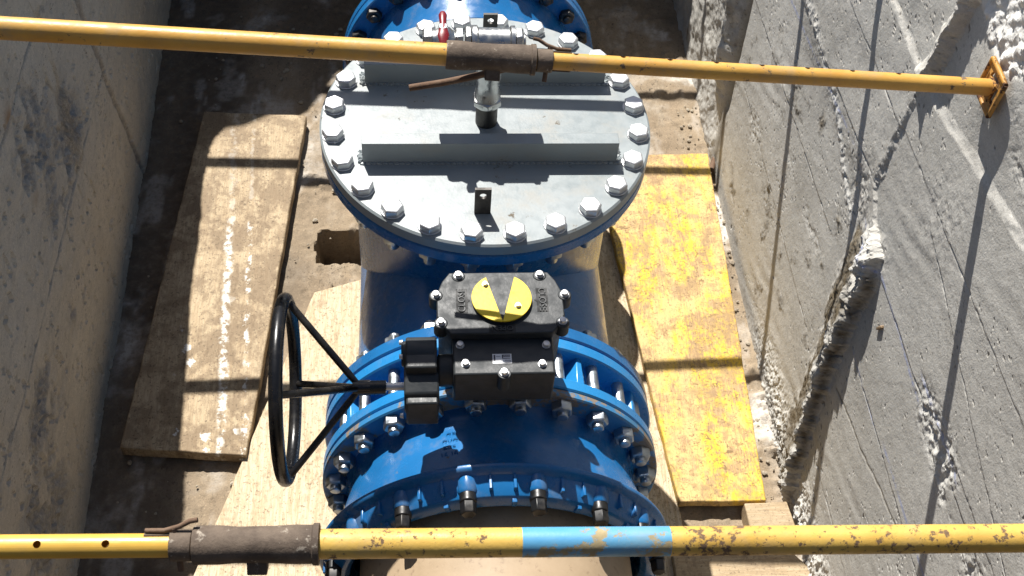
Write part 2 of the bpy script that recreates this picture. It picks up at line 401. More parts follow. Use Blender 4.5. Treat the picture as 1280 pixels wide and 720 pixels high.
# ------------------------------------------------------------------ right wall : cast in horizontal lifts against boards, lit at a grazing angle
def make_right_wall():
    ys = np.concatenate([np.arange(-1.75, 1.6, .0048), np.arange(1.6, 3.2, .012)]); zs = np.arange(-1.42, .86, .0048)
    Y, Z = np.meshgrid(ys, zs, indexing='ij')
    n1 = fbm(Y, Z, 5, 4, 2); n2 = fbm(Y, Z, 26, 3, 12); n3 = fbm(Y, Z, 70, 2, 17)
    p = n1 * .0022 + n2 * .0005 + n3 * .0003
    mask = np.zeros(Y.shape + (3,))
    jag = fbm(Y, Z, 15, 5, 23, .72) * 1.15
    ye = np.interp(Z, [-1.42, -1.08, -.95, -.84, -.69, -.53, -.39, -.25, -.19, -.165, -.1, .25, .32, .41, .6, .9], [-.60, -.518, -.463, -.431, -.416, -.397, -.387, -.382, -.355, -.25, -.165, -.17, -.185, -.195, -.215, -.215]) + jag * .026
    far = sst(Y - ye, -.020, .006)                     # the lift beyond the vertical joint stands proud of the near one
    low = 1 - sst(Z + jag * .03, -.25, -.12); top = sst(Z, .25, .28)
    lf = np.interp(Z, [-1.42, -1.21, -1.07, -.93, -.72, -.6, -.446, -.29, -.15], [-.40, -.34, -.281, -.281, -.25, -.205, -.16, -.17, -.25]) + jag * .02
    yes = ye - jag * .026; wob = fbm(Y, Z, 11, 4, 27, .6)
    lf = lf - jag * .02 + wob * .05
    t = np.clip((lf - Y) / np.maximum(lf - yes, .02), 0, 1)
    fin = low * far * (t ** 1.15) * .050 * (1 - .75 * sst(-Z, 1.1, 1.25))
    p += fin
    p += far * (1 - low) * (.0075 + .004 * n1) * (1 - sst(Y, .5, 1.0))
    t2 = np.clip((yes + .06 + wob * .03 - Y) / .06, 0, 1)
    p += top * far * (t2 ** .8) * .036
    brown = low * far * sst(t + wob * .25, .04, .22)
    crest = low * far * sst(t + wob * .35, .70, .92)
    head = np.exp(-(((Y + .30) / .075) ** 2 + ((Z + .20) / .05) ** 2)) + .8 * np.exp(-(((Y + .345) / .03) ** 2 + ((Z + .26) / .05) ** 2))
    p += head * .008 * far
    p += (crest * .013 + brown * .010 + head * .010 + top * far * t2 * .004) * (fbm(Y, Z, 30, 4, 33, .65) + .4 * fbm(Y, Z, 9, 3, 35))
    edge = low * (far - far * far) * 4
    mask[..., 0] = np.clip(np.maximum(brown * (1 - crest * .6), edge) - head * .8, 0, 1); mask[..., 1] = np.clip(crest * .18 * (fbm(Y, Z, 30, 3, 39) > -.1) + head * .22, 0, 1)
    # horizontal step : the upper lift is set back and leaves a bevelled ledge
    zb = .262 + np.clip(-.25 - Y, 0, 2) * .16 + fbm(Y, Z * 0, 7, 4, 52) * .012
    wv = (.024 + .008 * sst(-Y, .2, .5)) * (1 + .25 * fbm(Y, Z * 0, 6, 3, 54))
    st = np.clip((Z - zb) / wv, 0, 1)
    p -= st * .0075
    led = st * (1 - st) * 4
    mask[..., 1] = np.maximum(mask[..., 1], led * .10)
    p += led * .003 * n2 + led * .004 * fbm(Y, Z, 9, 3, 53)
    # board lines
    for z0, a, dz, y0, y1 in ((-.235, .0045, .02, -2, -.2), (-.515, .0035, -.01, -2, -.42), (-.19, .004, .03, -2, -.72), (.04, .0045, -.22, -2, -.45), (-.95, .0035, .02, -2, -.5),
                              (-.07, .005, .06, -.16, 3), (-.42, .004, .03, -.1, 3), (-.78, .004, -.02, -.2, 3), (.12, .003, .02, -2, 3)):
        zz = z0 + dz * (Y + .6) * -1 + fbm(Y, Z * 0 + z0, 5, 5, 71, .6) * .003
        on = sst(Y, y0, y0 + .08) * (1 - sst(Y, y1 - .08, y1))
        a = a * .55
        p += on * a * sst(Z - zz, -.003, .003) - on * a * np.clip((Z - zz) / .22, 0, 1) * (Z > zz)
        p -= on * .0030 * np.exp(-((Z - zz) / .0035) ** 2) * sst(fbm(Y, Z, 9, 4, 88, .7), .05, .25)
    # crack
    zc = np.interp(Y, [-1.1, -.99, -.83, -.70, -.58, -.447], [-.54, -.56, -.596, -.637, -.655, -.686]) + fbm(Y, Z * 0, 30, 3, 91) * .005
    ck = np.exp(-((Z - zc) / .0035) ** 2) * sst(Y, -1.1, -1.0) * (1 - sst(Y, -.47, -.45))
    p -= .0022 * ck; mask[..., 0] = np.maximum(mask[..., 0], ck)
    # chalk lines
    for z0, y0, y1, sl in ((-.235, -.85, -.18, -.06), (-.512, -.73, -.43, -.03), (-.188, -1.1, -.73, -.02), (-.50, -1.3, -.76, .02), (-.075, .0, .9, -.12)):
        zz = z0 + sl * (Y + .5) * (1 if y0 < -.1 else -1) * -1
        mask[..., 2] = np.maximum(mask[..., 2], np.exp(-((Z - zz) / .0045) ** 2) * sst(Y, y0, y0 + .05) * (1 - sst(Y, y1 - .05, y1)))
    # rough seams, honeycombed patches, rubble at the foot
    zs_ = np.interp(Y, [-.2, .0, .1, .25, .4, .55, .7, 1.0], [-.32, -.25, -.2, -.16, -.14, -.11, -.12, -.1]) + fbm(Y, Z * 0, 9, 3, 95) * .012
    seam = np.exp(-((Z - zs_) / .022) ** 2) * sst(Y, -.2, -.1)
    p += seam * (.002 + .007 * fbm(Y, Z, 48, 3, 97)); mask[..., 1] = np.maximum(mask[..., 1], seam * .35)
    def blob(y, z, ry, rz): return np.exp(-(((Y - y) / ry) ** 2 + ((Z - z) / rz) ** 2) ** 2) * sst(fbm(Y, Z, 8, 4, 99), -.22, .12)
    hc = blob(-.93, -.22, .16, .07) + blob(-1.10, -.27, .12, .05) + blob(-1.26, -.26, .12, .06) + blob(-.70, .52, .15, .10) * .9 + blob(-.55, .16, .16, .10) * .14 + blob(-.45, .08, .22, .12) * .12 + blob(.75, -.75, .12, .05) * .4 + blob(.2, -.55, .3, .03) * .4 + blob(-.1, -.2, .1, .12) * .5
    hc = np.clip(hc, 0, 1)
    p += hc * (fbm(Y, Z, 46, 3, 101, .65) * .010 - .003)
    foot = (1 - sst(Z, -1.16, -1.0)) * (1 - sst(Y, -.3, .3))
    p += foot * (np.abs(fbm(Y, Z, 34, 4, 103, .65)) * .024)
    mask[..., 1] = np.maximum(mask[..., 1], np.clip(foot * .35 + hc * .2, 0, 1))
    # pale gravelly band at the top
    zg = np.interp(Y, [-1.2, -.54, -.46, -.33, -.21, 0, 3], [.70, .585, .545, .53, .56, .70, .9])
    gv = sst(Z - zg, -.004, .01)
    p += gv * (fbm(Y, Z, 44, 3, 107) * .013 + .002); mask[..., 1] = np.maximum(mask[..., 1], gv)
    # far joint
    yj = 1.17 + (Z + .6) * .24
    p -= .05 * np.exp(-((Y - yj) / .022) ** 2) * sst(Z, -1.0, -.9)
    p += sst(Y, yj + .03, yj + .09) * .02 * fbm(Y, Z, 10, 4, 109) + .05 * np.exp(-((Y - yj - .12) / .05) ** 2) * sst(Z, -1.05, -.8)
    mask[..., 0] = np.maximum(mask[..., 0], np.exp(-((Y - yj) / .035) ** 2) * .8)
    mask[..., 0] = np.maximum(mask[..., 0], sst(fbm(Y, Z, 2.2, 4, 115), .15, .6) * .14)
    # blow holes
    dn = fbm(Y, Z, 3.1, 3, 141, .6) * .10
    pt = pits(Y * .6, Z, 150, 121, .83 - dn * 1.5, .06); pt2 = pits(Y * .8, Z, 52, 131, .905 - dn * 1.3, .04)
    p -= pt * .0028 + pt2 * .005; mask[..., 0] = np.maximum(mask[..., 0], np.maximum(pt, pt2) * .8)
    p += hc * 0 + np.exp(-((Y + .46) / .11) ** 2 - ((Z - .505) / .10) ** 2) * .016
    scr = fbm(Y * 1.0 + Z * .55, Z * 1.2, 2.2, 3, 151)
    p += .0022 * np.sin((Z + .30 * Y + scr * .05) * 90) * sst(scr, -.1, .4) * .35
    X = 1.03 + .048 * (Z - FLOOR) - p
    P = np.stack([X, Y, Z], -1); bk = np.stack([X * 0 + 1.55, Y, Z], -1)
    o = link('concrete_wall', grid_mesh('concrete_wall', P, mask, bk), M['wallR'], None, 0)
    tag(o, 'sunlit rough grey concrete trench wall with board marks and a broken ridge', 'concrete wall')
    return ys, zs, X
WALLR = make_right_wall()

# ------------------------------------------------------------------ left wall, in its own shade
def make_left_wall():
    ys = np.arange(-1.75, 3.2, .009); top = np.interp(ys, [-2, .34, .46, .65, 1.2, 1.77, 2.0, 2.2, 2.5, 2.8, 3.3], [.82, .82, .25, .20, .12, .07, .11, .28, .54, .86, 1.15])
    top = top + fbm(ys, ys * 0, 8, 4, 5, .65) * .035 * (ys > .40)
    tt = np.linspace(0, 1, 250)
    Y = np.repeat(ys[:, None], 250, 1); Z = -1.42 + (top[:, None] + 1.42) * tt[None, :]
    p = fbm(Y, Z, 4, 4, 201) * .008 + fbm(Y, Z, 28, 3, 205) * .0025
    mask = np.zeros(Y.shape + (3,))
    def line(pts, a, wd, step):
        nonlocal p
        q = np.interp(Y, [c[0] for c in pts], [c[1] for c in pts]) + fbm(Y, Z * 0, 12, 3, 211) * .006
        on = sst(Y, pts[0][0], pts[0][0] + .05) * (1 - sst(Y, pts[-1][0] - .05, pts[-1][0]))
        p -= on * a * np.exp(-((Z - q) / wd) ** 2); p += on * step * sst(Z - q, -.006, .006) * (1 - np.clip((Z - q) / .3, 0, 1))
        mask[..., 1] = np.maximum(mask[..., 1], on * np.exp(-((Z - q) / (wd * 1.3)) ** 2) * .9)
    line([(-.9, -.50), (-.5, -.525), (.147, -.56), (.86, -.60), (1.4, -.60)], .010, .007, .007)
    line([(-.8, .0), (.233, -.022), (.6, -.02)], .010, .008, .008)
    yd = np.interp(Z, [-1.4, -.95, -.6, -.2, .1], [1.03, .955, .86, .79, .74])
    on = sst(Z, -1.3, -1.2) * (1 - sst(Z, -.2, -.1))
    p += on * .010 * sst(Y - yd, -.008, .008) * (1 - sst(Y - yd, .0, .5)); p -= on * .007 * np.exp(-((Y - yd) / .006) ** 2)
    mask[..., 1] = np.maximum(mask[..., 1], on * np.exp(-((Y - yd) / .008) ** 2) * .9)
    def blob(y, z, ry, rz, s): return np.exp(-(((Y - y) / ry) ** 2 + ((Z - z) / rz) ** 2) ** 2) * sst(fbm(Y, Z, 9, 4, s, .6), -.18, .12)
    r = np.clip(blob(.10, -.20, .22, .17, 221) + blob(.40, -.42, .16, .16, 222) + blob(.05, -.78, .16, .07, 223) + blob(-.45, -.72, .25, .12, 224) + blob(-.75, -.9, .3, .2, 225) + blob(.2, -.45, .2, .1, 226), 0, 1)
    p += r * (fbm(Y, Z, 36, 3, 231) * .016 - .006); mask[..., 1] = np.maximum(mask[..., 1], r * .8)
    mask[..., 0] = np.exp(-(((Y + .017) / .035) ** 2 + ((Z + .0) / .03) ** 2)) + np.exp(-(((Y + .02) / .03) ** 2 + ((Z + .3) / .02) ** 2)) * .5
    p -= pits(Y, Z * .6, 44, 241, .74, .05) * .008
    X = -1.262 - .018 * (Y + .3) - .01 * (Z - FLOOR) + p
    P = np.stack([X, Y, Z], -1)[:, ::-1]; bk = np.stack([X * 0 - 1.47, Y, Z], -1)[:, ::-1]
    o = link('concrete_wall', grid_mesh('concrete_wall', P, mask[:, ::-1], bk), M['wallL'], None, 0)
    tag(o, 'shaded tan concrete trench wall with diagonal seams and rough patches', 'concrete wall')
make_left_wall()

def make_end_wall():
    xs = np.arange(-1.7, 1.5, .03); top = np.interp(xs, [-1.7, -1.41, -1.2, -1.09, -.93, -.7, 1.5], [1.5, 1.36, 1.18, .95, .72, .69, .67]) + fbm(xs, xs * 0, 5, 4, 301, .65) * .05
    tt = np.linspace(0, 1, 70)
    X = np.repeat(xs[:, None], 70, 1); Z = -1.42 + (top[:, None] + 1.42) * tt[None, :]
    Y = 3.02 + fbm(X, Z, 4, 4, 303) * .03
    P = np.stack([X, Y, Z], -1); bk = np.stack([X, Y * 0 + 3.4, Z], -1)
    o = link('unseen_earth_bank', grid_mesh('unseen_earth_bank', P, np.zeros(X.shape + (3,)), bk), M['soil'], None, 0)
    tag(o, 'dark earth bank closing the far end of the trench', 'earth bank')
make_end_wall()
def make_near_sky_blocker():  # added out of view to block low sky light and deepen the shade
    xs = np.linspace(-4, 4, 110); tt = np.linspace(0, 1, 60)
    X = np.repeat(xs[:, None], 60, 1); T = np.repeat(tt[None, :], 110, 0)
    Z = -1.42 + T * (3.7 + .25 * fbm(X, X * 0, .8, 4, 331)); Y = -4.3 - .9 * T + fbm(X, Z, 2.5, 4, 333) * .10
    P = np.stack([X, Y, Z], -1)[::-1]; bk = np.stack([X, Y * 0 - 7.2, Z * 0 - 1.42 + T * 2.2], -1)[::-1]
    o = link('unseen_earth_bank', grid_mesh('unseen_earth_bank', P, np.zeros(X.shape + (3,)), bk), M['soil'], None, 0)
    tag(o, 'added unseen dark bank at the near end, blocking low sky light', 'earth bank')
make_near_sky_blocker()

def make_ground():
    bm = B(); z = .80; E = 60
    for x0, x1, y0, y1 in ((-E, -2.0, -E, E), (1.5, E, -E, E), (-2.0, 1.5, 3.39, E), (-2.0, 1.5, -E, -6)):
        vs_ = [bm.verts.new(c) for c in ((x0, y0, z), (x1, y0, z), (x1, y1, z), (x0, y1, z))]; bm.faces.new(vs_)
    # sloping shoulder beside the lowered left rim
    vs_ = [bm.verts.new(c) for c in ((-2.0, .43, z), (-2.0, 3.39, z), (-1.46, 3.39, .06), (-1.46, .43, .06))]; bm.faces.new(vs_)
    vs_ = [bm.verts.new(c) for c in ((-2.0, -6, z), (-1.46, -6, z), (-1.46, .43, z), (-2.0, .43, z))]; bm.faces.new(vs_)
    o = build('ground', bm, M['soil'], None, smooth=0); o['kind'] = 'structure'
make_ground()

# ------------------------------------------------------------------ timber
def board(name, outline, z0, z1, mat, label, cat, bevel=.004, wob=.006):
    n = len(outline); c = Vector((sum(p[0] for p in outline) / n, sum(p[1] for p in outline) / n, z0))
    pts = []
    for i in range(n):
        a = Vector(outline[i]); b_ = Vector(outline[(i + 1) % n]); L = (b_ - a).length; k = max(2, int(L / .06))
        nn = Vector((-(b_ - a).y, (b_ - a).x)).normalized()
        for j in range(k):
            p = a.lerp(b_, j / k)
            if j: p = p + nn * random.uniform(-1, 1) * wob * .35
            pts.append((p.x, p.y))
    bm = B(); prism(bm, pts, z0, z1)
    o = build(name, bm, mat, None, bevel, 30, origin=c); tag(o, label, cat); return o
board('timber_board', [(-1.07, 1.311), (-1.175, -.303), (-.763, -.344), (-.649, 1.287)], -1.24, -1.192, M['board'], 'broad dirty tan board lying flat beside the shaded left wall', 'board')
board('timber_board', [(.522, 1.045), (.648, -.558), (.937, -.561), (1.006, 1.053)], -1.222, -1.188, M['yboard'], 'yellow painted shuttering board with worn patches beside the grey wall', 'board')
board('timber_board', [(-.575, .36), (-.91, -.82), (-.36, -.95), (-.32, .45)], -1.236, -1.212, M['paleboard'], 'pale clean timber board under the handwheel on the left', 'board')
board('timber_board', [(.40, .75), (.40, -.95), (.668, -.90), (.625, .10), (.60, .72)], -1.246, -1.224, M['paleboard'], 'narrow pale board between the blue pipe and the yellow board', 'board')
board('timber_block', [(.858, -.575), (.862, -.70), (1.015, -.70), (1.000, -.572)], -1.248, -1.175, M['paleboard2'], 'short pale wood block at the near end of the yellow board', 'wood block')
board('timber_board', [(.60, -.735), (.60, -1.05), (1.10, -1.05), (1.035, -.80), (.985, -.735)], -1.246, -1.200, M['paleboard2'], 'pale offcut board in the bottom right corner below the near shoring pole', 'board')
for y, nm in ((.45, 'crosswise timber sleeper under the far part of the blue tee'), (-.30, 'crosswise timber sleeper under the near part of the blue tee')):
    bm = B(); box(bm, (-.34, y - .08, -1.212), (.36, y + .08, -.997)); o = build('timber_sleeper', bm, M['brownboard'], None, .006, origin=(0, y, -1.2)); tag(o, nm, 'sleeper')
bm = B(); cyl(bm, (1.072, 1.13, -1.228), (1.009, .973, -1.205), .0125, 14); o = build('iron_bar', bm, M['rustrod'], None, .002, origin=(1.04, 1.05, -1.23)); tag(o, 'short rusty iron bar lying at the foot of the right wall', 'iron bar')
bm = B(); box(bm, (1.066, -.517, -.335), (1.076, -.509, -.30), rot=Matrix.Rotation(.5, 3, 'X')); o = build('wood_splinter', bm, M['brownboard'], None, .002, origin=(1.07, -.506, -.315)); tag(o, 'small brown wood splinter stuck in the right wall beside the broken ridge', 'wood splinter')
bm = B()
for i in range(420):
    if i >= 260: x = random.uniform(-1.2, -.3); y = random.uniform(-.8, 2.0)
    elif i < 220: x = random.uniform(.93, 1.03); y = random.uniform(-.95, 1.4)
    else: x = random.uniform(-1.22, -.5); y = random.uniform(-.8, 1.8)
    r = random.choice((.003, .003, .004, .005, .006, .008, .011)) * random.uniform(.7, 1.3)
    q = bmesh.ops.create_icosphere(bm, subdivisions=1, radius=r)
    for v in q['verts']: v.co = Vector((v.co.x * random.uniform(.7, 1.3), v.co.y * random.uniform(.7, 1.3), v.co.z * .7)) + Vector((x, y, FLOOR + .008))
o = build('pebbles', bm, M['stone'], None, smooth=0); tag(o, 'scattered small stones and mortar crumbs on the trench floor', 'pebbles', kind='stuff')

# ------------------------------------------------------------------ the blue tee
AZ = -.633            # pipe axis
FT = -.028            # top face of the blind flange
def ang(k): return math.radians(7.5 + 15 * k)
AX = Vector((0, 0, AZ))
tee = thing('pipe_tee', (0, 0, AZ - .369), 'large blue painted pipe tee with its branch standing up under the grey cover', 'pipe tee')
bm = B()
lathe(bm, (0, 0, AZ), (0, 1, 0), [(.352, -.605), (.369, -.605), (.369, .600), (.352, .600)], 96)
lathe(bm, (0, 0, AZ), (0, 0, 1), [(.369, 0), (.369, .44), (.385, .47), (.388, .50)], 96)
build('tee_body', bm, M['blue'], tee)
def flange_ring(name, y0, y1, mat, parent, ro=.455, ri=.35, d=(0, 1, 0), o=(0, 0, AZ)):
    bm = B(); L = y1 - y0
    lathe(bm, Vector(o) + Vector(d) * y0, d, [(ri, 0), (ro - .004, 0), (ro, .004), (ro, L - .004), (ro - .004, L), (ri, L), (ri, 0)], 128)
    return build(name, bm, mat, parent)
flange_ring('flange', -.607, -.567, M['blue'], tee)
flange_ring('flange', .565, .605, M['blue'], tee)
flange_ring('flange', -.108 - AZ, FT - .041 - AZ, M['blue'], tee, d=(0, 0, 1))
# nuts under the branch flange
bm = B(); hexhead(bm, (0, 0, 0), (0, 0, -1), .030, .027, stud=(.0165, .030)); nut0 = build('nut', bm, M['stud'], tee, .0012, template=True)
nut0.location = Vector((.42 * math.sin(ang(0)), -.42 * math.cos(ang(0)), -.109)) - wloc(tee)
for k in range(1, 24): inst(nut0, (.42 * math.sin(ang(k)), -.42 * math.cos(ang(k)), -.109), tee, (0, 0, random.random()))

# bolts on the valve side of the tee
bm = B(); hexhead(bm, (0, 0, 0), (0, 1, 0), .028, .022, stud=(.014, .016)); bn = build('nut', bm, M['stud'], tee, .0012, template=True)
bn.location = Vector((.42 * math.sin(ang(0)), -.566, AZ + .42 * math.cos(ang(0)))) - wloc(tee)
for k in range(1, 24): inst(bn, (.42 * math.sin(ang(k)), -.566, AZ + .42 * math.cos(ang(k))), tee, (0, random.random(), 0))
# short spool between the tee and the line beyond
sp_ = thing('pipe_spool', (0, .78, AZ - .369), 'short blue pipe spool between the tee and the far flange, bolted behind the grey cover', 'pipe spool')
bm = B(); lathe(bm, (0, 0, AZ), (0, 1, 0), [(.352, .61), (.369, .61), (.369, .835), (.385, .87), (.39, .93), (.352, .93)], 96); build('spool_body', bm, M['blue'], sp_)
flange_ring('flange', .608, .648, M['blue'], sp_); flange_ring('flange', .915, .955, M['blue'], sp_)
bm = B(); hexhead(bm, (0, 0, 0), (0, -1, 0), .028, .022, stud=(.014, .012)); fn = build('nut', bm, M['darksteel'], sp_, .0012, template=True)
fn.location = Vector((.42 * math.sin(ang(0)), .914, AZ + .42 * math.cos(ang(0)))) - wloc(sp_)
for k in range(1, 24): inst(fn, (.42 * math.sin(ang(k)), .914, AZ + .42 * math.cos(ang(k))), sp_, (0, random.random(), 0))

# the line beyond
rp = thing('blue_pipe', (0, 1.9, AZ - .369), 'blue pipe running on from the far flange of the tee', 'pipe')
flange_ring('flange', .958, .995, M['blue'], rp)
bm = B(); lathe(bm, (0, 0, AZ), (0, 1, 0), [(.35, .995), (.40, .995), (.385, 1.05), (.369, 1.1), (.369, 2.9), (.35, 2.9)], 96); build('pipe_body', bm, M['blue_worn'], rp)

# ------------------------------------------------------------------ grey blind cover
cov = thing('blind_flange', (0, 0, FT - .036), 'round grey steel cover plate ringed with hexagon bolts on the blue tee', 'cover plate')
bm = B(); lathe(bm, (0, 0, FT - .038), (0, 0, 1), [(0, 0), (.452, 0), (.4555, .003), (.4555, .033), (.450, .038), (0, .038)], 160); build('cover_plate', bm, M['grey'], cov)
bm = B(); hexhead(bm, (0, 0, 0), (0, 0, 1), .0295, .020, washer=(.031, .0035)); b0 = build('bolt', bm, M['zinc'], cov, .0025, template=True)
b0.location = Vector((.42 * math.sin(ang(0)), -.42 * math.cos(ang(0)), FT)) - wloc(cov)
for k in range(1, 24):
    inst(b0, (.42 * math.sin(ang(k)), -.42 * math.cos(ang(k)), FT + random.uniform(-.0005, .001)), cov, (random.uniform(-.02, .02), random.uniform(-.02, .02), random.random() * 1.05))
def stiffener(yf, sgn):
    # steel channel on edge: web faces the viewer, upper leg lies back
    bm = B(); h = .070
    o = [(0, 0), (.040, 0), (.040, .006), (.007, .008), (.007, h - .008), (.040, h - .006), (.040, h), (0, h)]
    L = [bm.verts.new((-.335, yf + y * sgn, FT + z)) for y, z in o]; R = [bm.verts.new((.345, yf + y * sgn, FT + z)) for y, z in o]
    bm.faces.new(L); bm.faces.new(R[::-1])
    for i in range(8): bm.faces.new([L[i], L[(i + 1) % 8], R[(i + 1) % 8], R[i]])
    return build('stiffener_bar', bm, M['grey'], cov, .0015)
stiffener(-.160, 1); stiffener(.155, 1)
for yf in (-.160, .155):
    bm = B()
    for i in range(46):
        x = -.335 + .68 * i / 45
        q = bmesh.ops.create_icosphere(bm, subdivisions=1, radius=.0065)
        for v in q['verts']: v.co = Vector((v.co.x * 1.4, v.co.y, v.co.z * .8)) + Vector((x, yf - .002, FT + .001))
    for xs_, s in ((-.338, -1), (.348, 1)):
        for i in range(14):
            q = bmesh.ops.create_icosphere(bm, subdivisions=1, radius=.008)
            for v in q['verts']: v.co = v.co * random.uniform(.8, 1.5) * .9 + Vector((xs_ + random.uniform(-.004, .008) * s, yf + .04 * i / 13, FT + .001))
    build('weld_bead', bm, M['grey'], cov)
def lug(x, y, flip, lab):
    bm = B(); u, v, d = (0, 0, 0), 0, 0
    W = .021; H = .090; hz = .066; hr = .0095; n = 20; ring = []; rect = []
    for i in range(n):
        a = 2 * PI * i / n + PI / 4; c, s = math.cos(a), math.sin(a); k = 1 / max(abs(c), abs(s))
        ring.append((hr * c, hz + hr * s))
        rect.append((max(-W, min(W, W * c * k)), hz + (H - hz) * s * k if s > 0 else hz + W * s * k))
    lo = [(-W, hz - W), (W, hz - W), (W, 0), (-W, 0)]
    for yy in (0, .008):
        A = [bm.verts.new((x + p[0], y + yy, FT + p[1])) for p in ring]; Q = [bm.verts.new((x + p[0], y + yy, FT + p[1])) for p in rect]
        for i in range(n): bm.faces.new([A[i], A[(i + 1) % n], Q[(i + 1) % n], Q[i]])
        if yy == 0: A0, Q0 = A, Q
        else:
            for i in range(n):
                bm.faces.new([A0[i], A0[(i + 1) % n], A[(i + 1) % n], A[i]]); bm.faces.new([Q0[i], Q0[(i + 1) % n], Q[(i + 1) % n], Q[i]])
    box(bm, (x - W, y, FT), (x + W, y + .008, FT + hz - W))
    build('lifting_lug', bm, M['darksteel'], cov, smooth=30)
lug(-.025, -.346, 1, ''); lug(.026, .352, 1, '')

# ------------------------------------------------------------------ vent fittings on the cover
TZ = .250
vent = thing('vent_valve', (0, 0, FT), 'galvanised vent fittings with red lever valve standing on the grey cover', 'vent valve')
bm = B(); cyl(bm, (0, 0, FT), (0, 0, .07), .030, 28); build('nipple', bm, M['darksteel'], vent)
bm = B(); lathe(bm, (0, 0, .042), (0, 0, 1), [(.02, 0), (.036, 0), (.037, .004), (.037, .014), (.034, .018), (.034, .04), (.031, .044), (.031, .085), (.034, .09), (.036, .12), (.036, .21), (.02, .21)], 36); build('riser', bm, M['galv'], vent)
bm = B(); hexhead(bm, (0, 0, .046), (0, 0, 1), .042, .018); build('lock_ring', bm, M['galv'], vent, .002)
bm = B(); lathe(bm, (-.048, 0, TZ), (1, 0, 0), [(0, 0), (.040, 0), (.043, .004), (.043, .014), (.037, .018), (.037, .098), (.042, .102), (.042, .112), (.03, .114), (0, .114)], 40); build('tee_fitting', bm, M['galv'], vent)
bm = B(); hexhead(bm, (.066, 0, TZ), (1, 0, 0), .037, .020); cyl(bm, (.085, 0, TZ), (.092, 0, TZ), .022, 20); build('plug', bm, M['galv'], vent, .002)
bm = B(); hexhead(bm, (-.049, 0, TZ), (-1, 0, 0), .040, .016); hexhead(bm, (-.069, 0, TZ), (-1, 0, 0), .036, .022); build('union_nut', bm, M['galv'], vent, .002)
bm = B(); lathe(bm, (-.09, 0, TZ), (-1, 0, 0), [(0, 0), (.028, 0), (.030, .006), (.037, .014), (.039, .026), (.037, .040), (.031, .050), (.031, .06), (0, .06)], 32); hexhead(bm, (-.149, 0, TZ), (-1, 0, 0), .036, .024)
cyl(bm, (-.121, 0, TZ + .02), (-.121, 0, TZ + .052), .012, 16); build('ball_valve', bm, M['galv'], vent, .0015)
bm = B()
hp = [((-.121, -.052, TZ + .036), .009, .004), ((-.121, -.03, TZ + .046), .015, .004), ((-.121, -.012, TZ + .047), .012, .005), ((-.121, .012, TZ + .047), .0085, .006), ((-.121, .028, TZ + .048), .0095, .007), ((-.121, .044, TZ + .050), .011, .008), ((-.121, .054, TZ + .051), .007, .005)]
rings = []
for (c, wx, wz) in hp: rings.append([bm.verts.new(Vector(c) + Vector((wx * math.cos(2 * PI * i / 14), 0, wz * math.sin(2 * PI * i / 14)))) for i in range(14)])
for A, Q in zip(rings[:-1], rings[1:]):
    for i in range(14): bm.faces.new([A[i], A[(i + 1) % 14], Q[(i + 1) % 14], Q[i]])
bm.faces.new(rings[0]); bm.faces.new(rings[-1]); lv = build('lever', bm, M['red'], vent, smooth=60); lv['label'] = 'dark red lever handle'

# ------------------------------------------------------------------ butterfly valve
val = thing('butterfly_valve', (0, -.685, AZ - .455), 'blue butterfly valve with black gearbox and handwheel clamped between two flanges', 'valve')
flange_ring('flange', -.646, -.611, M['blue_bright'], val, ri=.36)
flange_ring('flange', -.768, -.734, M['blue_bright'], val, ri=.36)
bm = B(); lathe(bm, (0, 0, AZ), (0, 1, 0), [(.362, -.735), (.385, -.735), (.372, -.69), (.385, -.645), (.362, -.645)], 96)
cyl(bm, (0, -.69, AZ + .36), (0, -.69, -.17), .075, 36); lathe(bm, (0, -.69, -.185), (0, 0, 1), [(.05, 0), (.10, 0), (.10, .025), (.05, .025)], 36)
build('valve_body', bm, M['blue_bright'], val)
for k in range(12):
    a = math.radians(30 * k)
    if k == 0: continue
    c, s = math.cos(a), math.sin(a)
    rad = Vector((s, 0, c)); tan = Vector((c, 0, -s)); bm = B()
    sec = [(.375, .022), (.405, .017), (.437, .009), (.437, -.009), (.405, -.017), (.375, -.022)]
    A = [bm.verts.new(Vector((0, -.736, AZ)) + rad * r + tan * t * 1.35) for r, t in sec]; Q = [bm.verts.new(Vector((0, -.644, AZ)) + rad * r + tan * t * .8) for r, t in sec]
    bm.faces.new(A); bm.faces.new(Q[::-1])
    for i in range(6): bm.faces.new([A[i], A[(i + 1) % 6], Q[(i + 1) % 6], Q[i]])
    build('rib', bm, M['blue_bright'], val, .003)
bm = B(); cyl(bm, (0, -.040, 0), (0, .040, 0), .0155, 18); st0 = build('stud', bm, M['stud'], val, template=True)
st0.location = Vector((.42 * math.sin(ang(0)), -.690, AZ + .42 * math.cos(ang(0)))) - wloc(val)
st0.scale = (1, 1.13, 1)
for k in range(1, 24): inst(st0, (.42 * math.sin(ang(k)), -.690, AZ + .42 * math.cos(ang(k))), val)

